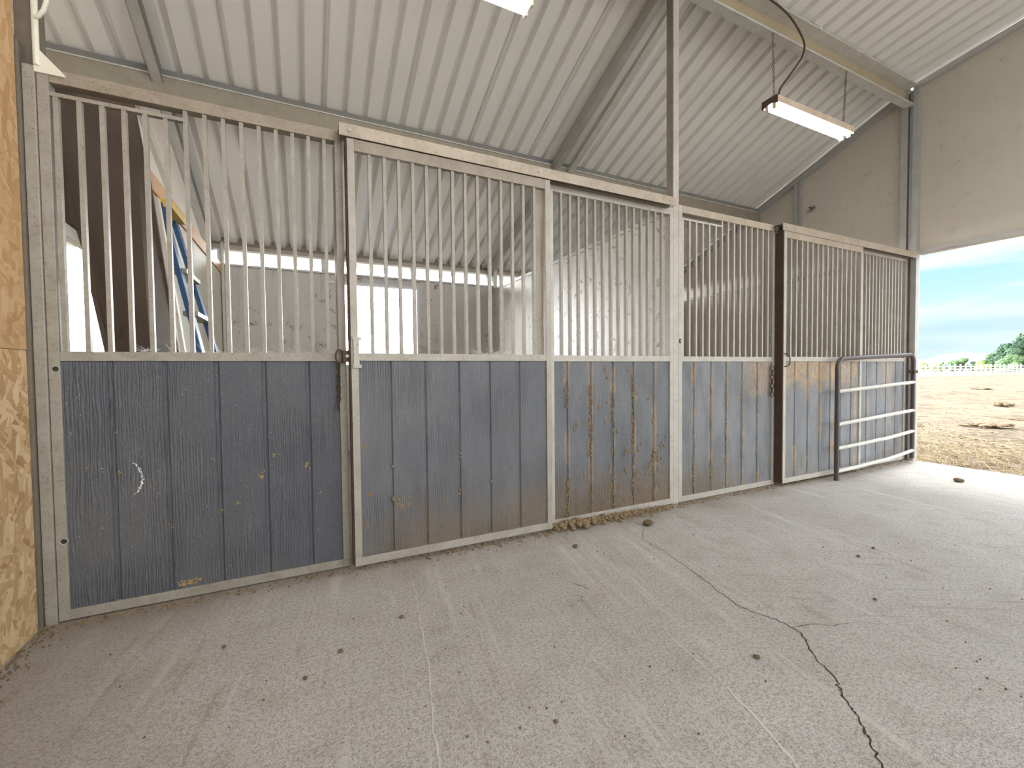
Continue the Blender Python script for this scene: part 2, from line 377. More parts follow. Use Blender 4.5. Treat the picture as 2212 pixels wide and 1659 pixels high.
def m_field():
    nt, out = mat('straw_strewn_dirt'); p = nt.pos(); X, Y, Z = nt.sep(p)
    a = nt.noise(p, .30, 5, .65, .4); b_ = nt.noise(p, 1.6, 6, .72, .6); c_ = nt.noise(p, 14, 5, .75); d_ = nt.noise(p, 4.5, 5, .7, .3, loc=(4, 4, 0))
    c = nt.mix(nt.mapr(a, .35, .65), (.40, .33, .235), (.32, .26, .20))
    c = nt.mix(nt.math('MULTIPLY', nt.mapr(b_, .50, .66), .75), c, (.15, .105, .075))
    c = nt.mix(nt.math('MULTIPLY', nt.mapr(d_, .52, .66), .6), c, (.12, .08, .05))
    near = nt.mapr(X, 6.0, 12.0, 1.0, 0.0)
    c = nt.mix(nt.math('MULTIPLY', nt.mapr(b_, .34, .50, 1, 0), .65), c, (.40, .33, .20))
    c = nt.mix(nt.math('MULTIPLY', nt.mapr(c_, .48, .62), nt.math('ADD', .45, nt.math('MULTIPLY', near, .4))), c, (.095, .062, .034))
    return out(c, .95, 0, nt.bump(nt.math('ADD', b_, nt.math('MULTIPLY', c_, .6)), 1.0, .2), .1)
FIELD = m_field()

def m_leaf(name, a, b):
    nt, out = mat(name); p = nt.pos()
    return out(nt.mix(nt.mapr(nt.noise(p, .6, 3, .6), .35, .65), a, b), .8, 0, None, .1)

# ================================================================== STRUCTURE
YF = 2.46            # stall front plane
YB = 6.2             # back wall
def roofz(y):
    return 4.12-.41*(y-2.59) if y >= 2.46 else 4.173+.17*(2.46-y)

# floor slab
fl = MB().box(-6, 6.16, -5, YB+.3, -.15, 0).build('floor', CONC); struct(fl, 'grey pitted concrete barn floor slab')
# field and hills
g = MB()
nx, ny = 150, 150
xs = [6.165+ (i/nx)**2.0*120 for i in range(nx+1)]; ys = [-14+j*(60/ny) for j in range(ny+1)]
def gz(x, y):
    t = min(1, (x-6.1)/3)
    n = noise.noise(Vector((x*.9, y*.9, 0)))*.05 + noise.noise(Vector((x*3.1, y*3.1, 4)))*.035 + noise.noise(Vector((x*9, y*9, 1)))*.012
    return -.035+n*max(.15, t)*(1 if x < 40 else .5)
n0 = len(g.v)
for x in xs:
    for y in ys: g.v.append((x, y, gz(x, y)))
for i in range(nx):
    for j in range(ny):
        a = i*(ny+1)+j; g.f.append((a, a+ny+1, a+ny+2, a+1))
o = g.build('ground', FIELD, smooth=True); struct(o, 'straw strewn dirt field beyond the open barn end')
g = MB().box(40, 1500, -700, 1500, -.40, -.17)
struct(g.build('ground', FIELD), 'flat dry land stretching to the hills')
g = MB().box(-300, 6.16, -300, 300, -.40, -.17)
struct(g.build('ground', simple('grey_gravel', (.20, .195, .19), .95, 0, .4, 60)), 'grey gravel yard around the barn')

# ceiling: corrugated roof panels, ribs recessed upward
prof = []
k0 = -16
for k in range(k0, 35):
    c = .205+k*.1745
    lap = (k % 4 == 0)
    prof += [(c-.031, 0), (c-.013, .050)]
    if lap: prof += [(c+.003, .050), (c+.003, .034), (c+.018, .034)]
    else: prof += [(c+.015, .050)]
    prof += [(c+.031, 0)]
def roofsheet(y0, y1, name, zf):
    b = MB()
    for (xa, ha), (xb, hb) in zip(prof[:-1], prof[1:]):
        b.quad((xa, y0, zf(y0)+ha), (xb, y0, zf(y0)+hb), (xb, y1, zf(y1)+hb), (xa, y1, zf(y1)+ha))
    o = b.build(name, ROOF); return o
struct(roofsheet(2.44, YB+.35, 'ceiling', lambda y: 4.12-.41*(y-2.59)), 'white corrugated metal roof sloping down over the stalls')
struct(roofsheet(.3, 2.44, 'ceiling', lambda y: 4.185+.17*(2.44-y)), 'white corrugated metal roof over the aisle')
struct(roofsheet(-3.2, .3, 'ceiling', lambda y: 4.185+.17*(2.44-.3)-.17*(.3-y)), 'white corrugated metal roof on the far side of the ridge')

struct(MB().box(-1.0, 6.16, -3.25, -3.2, 0, 1.25).build('added_wall_front', simple('added_wall_slate', (.12, .125, .14), .6)), 'added unseen low wall across the aisle, cutting bounce light')  # unseen wall added to cut ground bounce into the aisle
b = MB().box(-2.4, -2.35, -3.2, 1.9, 0, 4.0).box(-2.4, -2.35, 4.4, 6.5, 0, 3.3).box(-2.4, -2.35, 1.9, 4.4, 0, .7).box(-2.4, -2.35, 1.9, 4.4, 2.1, 3.35)  # wall added to keep daylight off the roof's left underside
struct(b.build('added_wall_far_left', simple('added_wall_grey', (.30, .28, .25), .7)), 'added wall left of the stalls, shading the roof underside')
struct(MB().box(-2.4, 6.2, 2.25, 2.65, 4.26, 4.27).build('ceiling_light_blocker', GALV), 'added strip over the roof break, blocking sky light through the ribs')  # strip added above the ribs to stop sky light leaking in
# left wall (strand board lining) with its horizontal joint
b = MB().box(-1.07, -1.01, -1.6, 2.425, 0, 1.1535).box(-1.07, -1.01, -1.6, 2.432, 1.1565, 3.55).box(-1.068, -1.016, -1.6, 2.42, 1.1535, 1.1565)
struct(b.build('wall_left', OSB), 'raw strand board wall lining left of the stalls')

# back wall with clerestory strip and window opening
z1, z2 = 2.352, 2.55
b = MB()
wx0, wx1, wz0, wz1 = .50, 1.475, 1.16, 2.235
b.box(-1.0, wx0, YB, YB+.06, 0, z1).box(wx1, 6.2, YB, YB+.06, 0, z1).box(wx0, wx1, YB, YB+.06, 0, wz0).box(wx0, wx1, YB, YB+.06, wz1, z1)
struct(b.build('wall_back', BACKW), 'stained grey plywood back wall of the stalls')
b = MB()
b.box(-.95, 6.2, YB-.03, YB+.05, z1, z1+.025)
struct(b.build('trim_1', BACKW), 'rail under the window strip')
for i, (a, c) in enumerate(((-.90, -.845), (.235, .30), (1.40, 1.475), (2.575, 2.64), (3.85, 3.92), (5.0, 5.07))):
    struct(MB().box(a, c, YB-.02, YB+.05, z1+.025, z2).build('trim_%d' % (i+2), GALV), 'short steel stud between window strips')
struct(MB().box(-1.0, 6.2, YB-.04, YB+.06, z2, z2+.045).build('trim_8', BEAM), 'eave rail above the window strip')
struct(MB().box(-2.3, 6.2, YB+.0, YB+.05, z2+.045, 2.71).build('trim_18', DARKST), 'added dark strip standing in for the shaded rib gaps at the eave')  # dark strip stands in for the shaded rib gaps and blocks daylight
w1 = struct(MB().box(-.93, 6.2, YB+.005, YB+.010, z1+.02, z2+.005).build('window_1', GLASS), 'long translucent window strip under the eave')
w2 = struct(MB().box(wx0, wx1, YB+.02, YB+.025, wz0, wz1).build('window_2', GLASS), 'square window in the back wall, white with daylight')
b = MB()
b.box(.285, wx1+.03, YB-.025, YB, wz1, wz1+.03).box(.285, .30, YB-.02, YB, 1.15, wz1).box(wx1, wx1+.03, YB-.025, YB, 1.12, wz1).box(wx0-.02, wx0, YB-.02, YB, 1.15, wz1)
b.build('window_frame', WHITEV, w2)

# gable wall (right end), opening towards the aisle
GX = 6.2
b = MB().prism([(2.40, 0), (YB+.1, 0), (YB+.1, roofz(YB+.1)), (2.40, roofz(2.46)+.01)], 'x', GX, GX+.05)
b.prism([(-3.2, 2.335), (2.40, 2.335), (2.40, 4.18), (.3, roofz(.3)), (-3.2, roofz(.3)-.17*3.5)], 'x', GX, GX+.05)
wr = struct(b.build('wall_right', GABLE), 'beige panelled gable wall above the open barn end')
b = MB()
for (a, c, dd_) in ((2.385, 2.435, .07), (2.44, 2.475, .035), (2.485, 2.545, .055)):
    b.box(GX-dd_, GX, a, c, 0.0, 4.12)
struct(b.build('trim_9', TRIMG), 'grey steel gable post at the end of the stalls')
b = MB().box(GX-.045, GX, 3.635, 3.66, 0, 3.66).box(GX-.045, GX, 3.70, 3.735, 0, 3.66).box(GX-.03, GX, 3.66, 3.70, 0, 3.66)
struct(b.build('trim_10', TRIMG), 'narrow grey gable stud')
b = MB().beam((GX-.03, 2.46, roofz(2.46)-.05), (GX-.03, YB, roofz(YB)-.05), .06, .05)
b.beam((GX-.03, 2.44, 4.185-.04), (GX-.03, .3, roofz(.3)-.04), .06, .05)
b.beam((GX-.07, 2.46, roofz(2.46)-.022), (GX-.07, YB, roofz(YB)-.022), .03, .012)
struct(b.build('trim_11', TRIMG), 'grey steel edge angle under the roof along the gable')
struct(MB().box(GX-.03, GX+.06, -3.2, 2.385, 2.30, 2.345).build('trim_12', TRIMG), 'steel header trim of the open barn end')
struct(MB().box(GX-.03, GX, 2.55, YB, 2.27, 2.285).box(GX-.03, GX, 2.55, YB, 2.295, 2.31).build('trim_13', GALV), 'double rail along the gable wall inside the stall')

# stall partition between the two stalls, left partition
b = MB().box(2.645, 2.69, 2.56, YB, 0, 2.285)
struct(b.build('wall_middle', PARTN), 'chewed grey plywood partition between the stalls')
struct(MB().box(2.635, 2.70, 2.54, YB, 2.285, 2.32).build('trim_14', GALV), 'steel cap on the stall partition')
b = MB().box(-.93, -.87, 3.35, YB, 0, 2.25)
struct(b.build('wall_left_stall', CREAM), 'cream plywood side wall of the left stall')
struct(MB().box(-.96, -.855, 3.35, YB, 2.25, 2.36).build('trim_15', RAWW), 'raw timber cap along the left stall wall')
b = MB().box(-1.10, -1.05, 2.47, YB, 0, .85).box(-1.10, -1.05, 2.47, YB, 1.75, 2.35).box(-1.10, -1.05, 3.55, YB, .85, 1.75)
struct(b.build('wall_left_outer', CREAM), 'pale outer wall of the left stall with a window opening')
struct(MB().box(-1.085, -1.08, 2.47, 3.55, .85, 1.75).build('window_3', GLASS), 'window in the outer wall of the left stall')
struct(MB().box(-.86, -.83, YB-.05, YB, 0, 2.62).build('trim_16', GALV), 'steel corner post in the back left corner')
struct(MB().box(2.66, 2.72, YB-.06, YB, 0, 2.62).build('trim_17', GALV), 'steel corner post behind the partition')

# ================================================================== STEEL FRAME (things)
def cchannel(z0, z1, y0, y1, t=.006, lip=.018, openfront=True):
    """C profile in (y,z), opening toward -y"""
    if openfront:
        return [(y0, z0), (y1, z0), (y1, z1), (y0, z1), (y0, z1-lip), (y0+t, z1-lip), (y0+t, z1-t), (y1-t, z1-t), (y1-t, z0+t), (y0+t, z0+t), (y0+t, z0+lip), (y0, z0+lip)]
t = thing('roof_beam', (2.5, 2.46, 3.95), 'long steel channel beam at the roof break, lamp chains hooked on it', 'beam')
MB().box(-2.3, 6.14, 2.507, 2.515, 3.952, 4.138).build('web', BEAMB, t)
MB().box(-2.3, 6.14, 2.435, 2.515, 3.945, 3.952).box(-2.3, 6.14, 2.432, 2.436, 3.945, 3.962).build('lower_flange', FLANGE, t)
MB().prism([(2.395, 4.152), (2.515, 4.145), (2.515, 4.138), (2.395, 4.140)], 'x', -2.3, 6.14).build('upper_flange', FLANGE, t)
t = thing('purlin', (2.5, 4.27, 3.3), 'grey brown steel purlin running under the roof above the stalls', 'purlin')
MB().box(-2.2, 6.19, 4.25, 4.31, 3.225, 3.375).build('channel', BEAM, t)
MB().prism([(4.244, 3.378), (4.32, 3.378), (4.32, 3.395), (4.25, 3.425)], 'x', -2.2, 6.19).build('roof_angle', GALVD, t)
MB().box(-2.2, 6.19, 4.238, 4.25, 3.366, 3.376).build('edge_bead', FLANGE, t)

def rafter(x, label, w=.06):
    t = thing('rafter', (x, 4.3, 3.3), label, 'rafter')
    a = (x, 2.52, roofz(2.52)-.075); b_ = (x, YB-.02, roofz(YB-.02)-.075)
    MB().beam(a, b_, .008, .11).beam((x+w/2, a[1], a[2]+.052), (x+w/2, b_[1], b_[2]+.052), w, .006).beam((x+w/2, a[1], a[2]-.052), (x+w/2, b_[1], b_[2]-.052), w, .006).build('channel', GALV, t)
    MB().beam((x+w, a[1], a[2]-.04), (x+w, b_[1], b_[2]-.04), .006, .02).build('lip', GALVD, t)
    return t
rafter(2.585, 'sloping steel rafter above the middle of the stall front')
rafter(-1.0, 'sloping steel rafter at the left end above the first stall')
tag(MB().beam((2.72, 2.52, 3.95), (2.815, 4.24, 3.33), .075, .006).beam((2.685, 2.52, 3.965), (2.78, 4.24, 3.345), .006, .04).build('brace', FLANGE), 'thin angle iron brace splayed beside the middle rafter', 'brace')

t = thing('steel_column', (2.597, 2.49, 0), 'tall steel column rising from the stall front to the roof beam', 'column')
MB().box(2.57, 2.625, 2.46, 2.52, 0, 3.95, .003).build('column_shaft', FR, t)
MB().box(2.564, 2.570, 2.464, 2.525, 2.33, 3.95).build('shaded_face', DARKST, t)  # dark sheet painting the shade on the column's left face

t = thing('steel_column', (-1.0, 2.49, 0), 'dark steel column beside the strand board wall, rising to the roof', 'column')
MB().box(-1.035, -.965, 2.50, 2.56, 0, 4.1).build('column_shaft', DARKST, t)
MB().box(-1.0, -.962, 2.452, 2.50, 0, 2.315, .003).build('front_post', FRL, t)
MB().box(-1.065, -1.002, 2.44, 2.50, 0, 2.4).build('filler_post', DARKST, t)
t = thing('electrical_conduit', (-.953, 2.44, 2.32), 'pale conduit pipe with a hooked branch on the left column', 'conduit')
MB().tube([(-.953, 2.45, 2.315), (-.953, 2.45, 4.0)], .0105).build('pipe', CONDUIT, t, True)
MB().tube([(-.950, 2.44, 2.50), (-.935, 2.435, 2.505), (-.918, 2.43, 2.53), (-.908, 2.43, 2.57), (-.905, 2.43, 2.62)], .008).build('branch', CONDUIT, t, True)
tag(MB().prism([(-.962, 2.29), (-.962, 2.40), (-.87, 2.30), (-.87, 2.29)], 'y', 2.45, 2.462).build('gusset_plate', CONDUIT), 'triangular pale gusset plate where column meets stall header', 'bracket')

# ================================================================== STALL FRONT
def plank_sheet(x0, x1, z0, z1, yf, grooves, th=.016):
    """board with rounded vertical grooves"""
    pts = [(x0, yf)]
    for gx in grooves:
        if gx-.013 > x0 and gx+.013 < x1: pts += [(gx-.0115, yf), (gx-.008, yf+.0085), (gx+.004, yf+.0095), (gx+.0105, yf+.003), (gx+.0115, yf)]
    pts += [(x1, yf), (x1, yf+th), (x0, yf+th)]
    n = len(pts); b = MB(); b.v = [(p[0], p[1], z0) for p in pts]+[(p[0], p[1], z1) for p in pts]
    b.f = [(i, (i+1) % n, n+(i+1) % n, n+i) for i in range(n)]
    # caps, split so they stay convex
    return b
ZM0, ZM1 = 1.112, 1.153
def stall_panel(x0, x1, grooves, nb, label, bm_, drop=None, name='stall_panel', cat='stall panel', door=False, stile=.036, zt=2.318, xr=None, FR=None, FRD=None):
    FR = FR or globals()['FR']; FRD = FRD or globals()['FRD']
    y0 = 2.382 if door else YF
    y1 = y0+(.035 if door else .055)
    zb = .028 if door else 0.006
    ztt = 2.255 if door else zt
    t = thing(name, ((x0+x1)/2, y0, 0), label, cat)
    sr = xr or stile
    MB().box(x0, x0+stile, y0, y1, zb, ztt, .002).build('stile', FR, t)
    MB().box(x1-sr, x1, y0, y1, zb, ztt, .002).build('stile', FR, t)
    tr = .055 if not door else .06
    MB().box(x0+stile, x1-sr, y0, y1-.005, ztt-tr, ztt, .002).build('top_rail', FRD if door or drop else FR, t)
    MB().box(x0+stile, x1-sr, y0+.001, y1-.003, ZM0, ZM1, .002).build('middle_rail', FR, t)
    MB().box(x0+stile, x1-sr, y0+.001, y1-.003, zb, zb+.042, .002).build('bottom_rail', FR, t)
    plank_sheet(x0+stile-.002, x1-sr+.002, zb+.04, ZM0+.002, y0+.010, grooves).build('plank_board', bm_, t)
    yb0 = y0+.008; bw = .0165
    for i in range(nb):
        if drop: cx = x0+.052+i*(x1-sr-x0-.052-.05)/(nb-1)
        else: cx = x0+stile+(i+1)*(x1-sr-x0-stile)/(nb+1)
        top = ztt-tr
        if drop and i < 6: top = 2.212
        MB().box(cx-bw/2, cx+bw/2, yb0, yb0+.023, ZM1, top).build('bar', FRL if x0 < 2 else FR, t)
    if drop:
        MB().box(x0+stile, x0+stile+.46, yb0-.002, yb0+.022, 2.212, 2.228).build('feed_opening_rail', FR, t)
    return t
B1 = m_board('plank_paint_clean', 0, seed=1)
B2 = m_board('plank_paint_muddy_door', .85, 1.05, 1.0, 0, seed=5, dust_light=.22)
B3 = m_board('plank_paint_very_muddy', 1.0, 1.95, 1.4, .45, seed=9, x0=1.600, dust_light=.32, wx=(8, 9, 10, 11))
B4 = m_board('plank_paint_worn', .65, 2.7, .8, .7, seed=13, x0=2.797, dust_light=.58, wx=(3.25, 3.6, 8, 9))
B5 = m_board('plank_paint_worn_door', .35, 3.9, .5, 1.1, seed=17, x0=4.175, dust_light=.66, wx=(3.7, 3.8, 4.85, 5.05))
B6 = m_board('plank_paint_end', .3, 6, .5, .45, seed=21, x0=5.33, dust_light=.72, wx=(5.5, 5.7, 5.85, 6.0))
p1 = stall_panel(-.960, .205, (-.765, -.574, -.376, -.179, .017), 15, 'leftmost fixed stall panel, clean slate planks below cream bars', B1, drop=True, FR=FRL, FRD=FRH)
stall_panel(.222, 1.430, (.418, .607, .806, 1.0, 1.198), 14, 'sliding stall door left of centre with rusty hasp, muddy lower planks', B2, name='stall_door', cat='stall door', door=True, FR=m_paintsteel('door_frame_steel', (.43, .40, .35), .55, seed=8), FRD=FRH)  # door frame toned between the shaded left and lit right frames
stall_panel(1.462, 2.570, (1.600, 1.794, 1.988, 2.175, 2.373), 14, 'fixed stall panel left of the tall column, planks caked with mud', B3, zt=2.285)
stall_panel(2.627, 3.80, (2.797, 2.992, 3.174, 3.371, 3.571), 15, 'fixed stall panel right of the tall column, planks streaked with straw', B4, drop=True)
stall_panel(3.800, 5.055, (3.975, 4.170, 4.350, 4.525, 4.700, 4.88), 14, 'sliding stall door right of centre with D handle, orange worn planks', B5, name='stall_door', cat='stall door', door=True)
stall_panel(5.135, 6.125, (5.33, 5.53, 5.72, 5.92), 13, 'rightmost fixed stall panel behind the tube gate', B6, zt=2.285)
# jambs behind the doors
for x0, x1, lab in ((.165, .20, 'dark steel jamb post left of the first sliding door'), (1.395, 1.455, 'dark steel jamb post right of the first sliding door'), (3.765, 3.80, 'dark steel jamb post left of the second sliding door'), (5.07, 5.13, 'dark steel jamb post right of the second sliding door')):
    tag(MB().box(x0, x1, 2.517, 2.575, 0, 2.26).build('jamb_post', FRD), lab, 'post')
tag(MB().box(6.130, 6.175, YF, YF+.05, 0, 2.30, .003).build('end_post', FR), 'bright steel post ending the stall front at the open barn end', 'post')
# shade painted as dark strips on the left side faces of the doors
MB().box(3.7925, 3.7995, 2.386, 2.458, .03, 2.25).build('side_shade_strip', RUST_SHADE, [o for o in COL.objects if o.name.startswith('stall_door')][1])
MB().box(.2145, .2215, 2.39, 2.455, .03, 2.25).build('side_shade_strip', RUST_SHADE, [o for o in COL.objects if o.name.startswith('stall_door')][0])
def track(x0, x1, zz, label):
    t = thing('door_track', ((x0+x1)/2, 2.4, zz), label, 'track')
    MB().prism([(2.372, zz), (2.372, zz+.062), (2.465, zz+.062), (2.465, zz+.056), (2.378, zz+.056), (2.378, zz)], 'x', x0, x1).build('cover', FRD, t)
    MB().box(x0+.01, x1-.01, 2.425, 2.455, zz+.01, zz+.05).build('rail', DARKST, t)
    for xx in (x0+.05, (x0+x1)/2, x1-.06):
        MB().tube([(xx, 2.373, zz+.03), (xx, 2.366, zz+.03)], .007, 8).build('bolt', GALV, t)
track(.186, 2.508, 2.258, 'grimy steel track cover over the left sliding door')
track(3.765, 6.135, 2.250, 'pale steel track cover over the right sliding door')
tag(MB().box(1.462, 2.57, YF+.002, YF+.05, 2.288, 2.318, .002).build('header_rail', FRD), 'thin header rail above the fixed panel left of the column', 'rail')

# hasp latch on first door
t = thing('hasp_latch', (.225, 2.38, 1.13), 'rusty hasp and latch box between first panel and its sliding door', 'latch')
MB().box(.233, .262, 2.372, 2.382, 1.09, 1.235, .002).build('strap', FR, t)
for zz in (1.228, 1.083): MB().box(.228, .272, 2.370, 2.381, zz-.009, zz+.009, .002).build('cross_plate', FR, t)
for zz in (1.228, 1.083):
    for xx in (.239, .260): MB().tube([(xx, 2.371, zz), (xx, 2.366, zz)], .0045, 8).build('rivet', GALV, t)
MB().box(.183, .224, 2.405, 2.46, 1.107, 1.168, .004).build('latch_plate', RUST_SHADE, t)
MB().tube([(.205, 2.405, 1.138), (.205, 2.398, 1.138)], .009, 12).build('bolt', FR, t)
t2 = [(.167+.017*math.cos(a), 2.42, 1.137+.034*math.sin(a)) for a in [i*2*math.pi/16 for i in range(16)]]
MB().tube(t2, .005, 8, closed=True).build('staple', RUST_SHADE, t, True)

def chain(pts_top, pts_bot, label, link=.026, wire=.0022, wdt=.007, m_=RUST_SHADE, parent=None, name='chain', sm=6):
    a, b_ = Vector(pts_top), Vector(pts_bot); L = (b_-a).length; d_ = (b_-a).normalized(); n = max(2, int(L/(link*.8)))
    s1 = d_.orthogonal().normalized(); s2 = d_.cross(s1); mb = MB()
    for i in range(n):
        c = a+d_*(i+.5)*(L/n); sd = s1 if i % 2 else s2
        loop = [c+d_*math.cos(q)*link*.52+sd*math.sin(q)*wdt for q in [j*2*math.pi/8 for j in range(8)]]
        mb.tube(loop, wire, 5, closed=True)
    o = mb.build(name, m_, parent, True)
    if label: tag(o, label, 'chain')
    return o
chain((.165, 2.45, 1.10), (.163, 2.45, .90), 'short rusty chain hanging below the hasp on the first panel', .034, .0032, .010)
chain((3.745, 2.445, 1.07), (3.74, 2.445, .80), 'short dark chain hanging beside the second sliding door', .045, .0038, .014)
tag(MB().tube([(.160, 2.452, .90), (.157, 2.450, .88), (.160, 2.448, .86), (.168, 2.448, .86)], .004, 8).build('snap_hook', RUST_SHADE, None, True), 'small rusty hook at the end of the short chain', 'hook')
pts = [(3.803, 2.385, 1.172), (3.803, 2.335, 1.170), (3.803, 2.312, 1.155), (3.803, 2.305, 1.12), (3.803, 2.312, 1.085), (3.803, 2.335, 1.070), (3.803, 2.385, 1.068)]
pts = [(3.808, 2.384, 1.178), (3.825, 2.372, 1.178), (3.850, 2.366, 1.165), (3.862, 2.364, 1.14), (3.862, 2.364, 1.10), (3.850, 2.366, 1.078), (3.825, 2.372, 1.066), (3.808, 2.384, 1.066)]
MB().tube(pts, .0045, 8).build('handle', RUST_SHADE, [o for o in COL.objects if o.name.startswith('stall_door')][1], True)

# ================================================================== GATE
t = thing('tube_gate', (5.2, 2.32, 0), 'grey round tube gate with four rails leaning on the right stalls', 'gate')
R = .0205
L = lambda z: Vector((4.452, 2.29, z)); Rr = lambda z: Vector((6.005, 2.345, z))
def arc(c, a0, a1, ax, az, r, n=8):
    return [c+ax*math.cos(a0+(a1-a0)*i/n)*r+az*math.sin(a0+(a1-a0)*i/n)*r for i in range(n+1)]
dv = (Rr(0)-L(0)).normalized(); zv = Vector((0, 0, 1))
top = lambda s: L(1.135)*(1-s)+Rr(1.185)*s
pts = [L(0.0), L(.5), L(1.0)]+arc(L(1.045)+dv*.09, math.pi, math.pi/2, dv, zv, .09)+[top(.25), top(.5), top(.75)]+arc(Rr(1.095)-dv*.09, math.pi/2, 0, dv, zv, .09)+[Rr(.8), Rr(.4), Rr(.05)]
MB().tube(pts, R, 14).build('outer_frame', GATEM, t, True)
for za, zb, sag in ((.831, .885, 0), (.524, .577, 0), (.300, .350, -.01), (.085, .137, -.015)):
    P = []
    for i in range(13):
        s = i/12; q = L(za)*(1-s)+Rr(zb)*s; q.z += sag*math.sin(math.pi*s)*(1 if s < .5 else 1.4)+(.006 if i in (6,) and sag else 0); q += Vector((0, -.004, 0)); P.append(q)
    MB().tube(P, R*.88, 12).build('rail', FLANGE, t, True)
t3 = MB().box(5.965, 6.045, 2.318, 2.37, .985, 1.015, .004).tube([(5.94, 2.345, 1.0), (6.08, 2.36, 1.0)], .008, 8).tube([(6.075, 2.36, .97), (6.075, 2.36, 1.03)], .007, 8)
t3.build('hinge_clamp', RUST_SHADE, t)

# ================================================================== LIGHTS
def fixture(x0, y0, y1, z0, label, caps=True):
    L_ = 1.13; x1 = x0+L_; ym = (y0+y1)/2
    t = thing('fluorescent_light', ((x0+x1)/2, ym, z0), label, 'ceiling light', None)
    MB().prism([(y0, z0), (y0, z0+.055), (y1, z0+.055), (y1, z0), (y1-.004, z0), (y1-.02, z0+.03), (y0+.02, z0+.03), (y0+.004, z0)], 'x', x0+.005, x1-.005).build('housing', FXM, t)
    MB().prism([(y0, z0-.012), (y0, z0+.057), (y1, z0+.057), (y1, z0-.012), (ym+.02, z0+.008), (ym-.02, z0+.008)], 'x', x0, x0+.006).build('end_cap', RUST_SHADE, t)
    MB().prism([(y0, z0-.012), (y0, z0+.057), (y1, z0+.057), (y1, z0-.012), (ym+.02, z0+.008), (ym-.02, z0+.008)], 'x', x1-.006, x1).build('end_cap', PLAST, t)
    for yy in (y0+.036, y1-.036):
        MB().tube([(x0+.03, yy, z0-.008), (x1-.03, yy, z0-.008)], .0165, 12).build('tube', TUBE, t, True)
        for xx in (x0+.018, x1-.018):
            MB().box(xx-.008, xx+.008, yy-.014, yy+.014, z0-.036, z0+.03, .004).build('lamp_holder', PLAST, t)
    return t
FXM = m_paintsteel('grimy_fixture', (.70, .58, .46), .6)
fx = fixture(3.545, 2.29, 2.425, 3.245, 'lit two tube shop light hanging on chains from the beam')
for a, b_ in (((3.705, 2.44, 3.945), (3.61, 2.36, 3.30)), ((4.83, 2.44, 3.945), (4.63, 2.36, 3.30))):
    chain(a, b_, None, .030, .0024, .008, DARKST, fx, 'hanging_chain')
fx2 = fixture(.125, 2.22, 2.37, 3.20, 'second shop light, only its right end showing at the top edge')
for a, b_ in (((.25, 2.43, 3.95), (.2, 2.30, 3.255)), ((1.2, 2.44, 3.945), (1.19, 2.30, 3.255))):
    chain(a, b_, None, .030, .0024, .008, DARKST, fx2, 'hanging_chain')
for i_, (xx_, lab_) in enumerate(((.5, 'added unseen fill light over the far side of the aisle, left'), (3.6, 'added unseen fill light over the far side of the aisle, right'))):
    fixture(xx_, -1.3, -1.15, 3.25, lab_)  # out-of-view fixtures added to brighten the floor
# flexible conduit loop, ribbed
ctrl = [(3.20, 2.40, 4.14), (3.38, 2.38, 4.13), (3.60, 2.375, 4.125), (3.80, 2.37, 4.08), (3.95, 2.37, 4.00), (4.02, 2.36, 3.89), (3.99, 2.36, 3.78), (3.93, 2.36, 3.70), (3.80, 2.36, 3.55), (3.69, 2.36, 3.42), (3.655, 2.36, 3.31)]
def cr(P, n):
    P = [Vector(p) for p in P]; P = [2*P[0]-P[1]]+P+[2*P[-1]-P[-2]]; out = []
    for i in range(1, len(P)-2):
        for j in range(n):
            t_ = j/n; a, b_, c_, d_ = P[i-1:i+3]
            out.append(.5*((2*b_)+(-a+c_)*t_+(2*a-5*b_+4*c_-d_)*t_*t_+(-a+3*b_-3*c_+d_)*t_**3))
    out.append(P[-2]); return out
C = cr(ctrl, 16)
tag(MB().tube(C, [.0085 if i % 2 else .0068 for i in range(len(C))], 8).build('flexible_conduit', RUST_SHADE, None, True), 'ribbed brown flexible conduit looping from beam to shop light', 'conduit')

# ================================================================== LEFT STALL CONTENTS
# big dirty board leaning on the left wall
b = MB()
def slab(P, nrm, th):
    P = [Vector(p) for p in P]; n = Vector(nrm).normalized()*th; mb = MB(); k = len(P); mb.v = [tuple(p) for p in P]+[tuple(p+n) for p in P]
    mb.f = [tuple(range(k)), tuple(range(2*k-1, k-1, -1))]+[(i, (i+1) % k, k+(i+1) % k, k+i) for i in range(k)]; return mb
# outline follows the chipped left edge
outl = [(-.935, 2.535, 2.235), (-.93, 2.535, 2.10), (-.925, 2.545, 1.95), (-.905, 2.56, 1.72), (-.885, 2.60, 1.70), (-.865, 2.60, 1.60), (-.85, 2.60, 1.47), (-.80, 2.58, 1.17), (-.75, 2.58, .70), (-.62, 2.58, 0), (-.54, 2.98, 0), (-.642, 3.0, 1.19), (-.730, 3.0, 2.085), (-.795, 3.0, 2.56), (-.935, 2.535, 2.30)]
tag(slab(outl, (-1, .12, 0), .02).build('wood_board', DIRTYW), 'large dark dirty plywood sheet leaning in the left stall', 'board')
tag(MB().beam((-.55, 3.10, 0), (-.80, 3.14, 2.25), .05, .02, (0, 1, 0)).build('wood_board', DIRTYW), 'narrow brown plank leaning beside the large dirty sheet', 'board')
tag(MB().beam((-.50, 3.14, 0), (-.765, 3.25, 2.10), .02, .045, (0, 1, 0)).build('wood_board', CREAM), 'thin pale splintered strip leaning between plank and ladder', 'board')
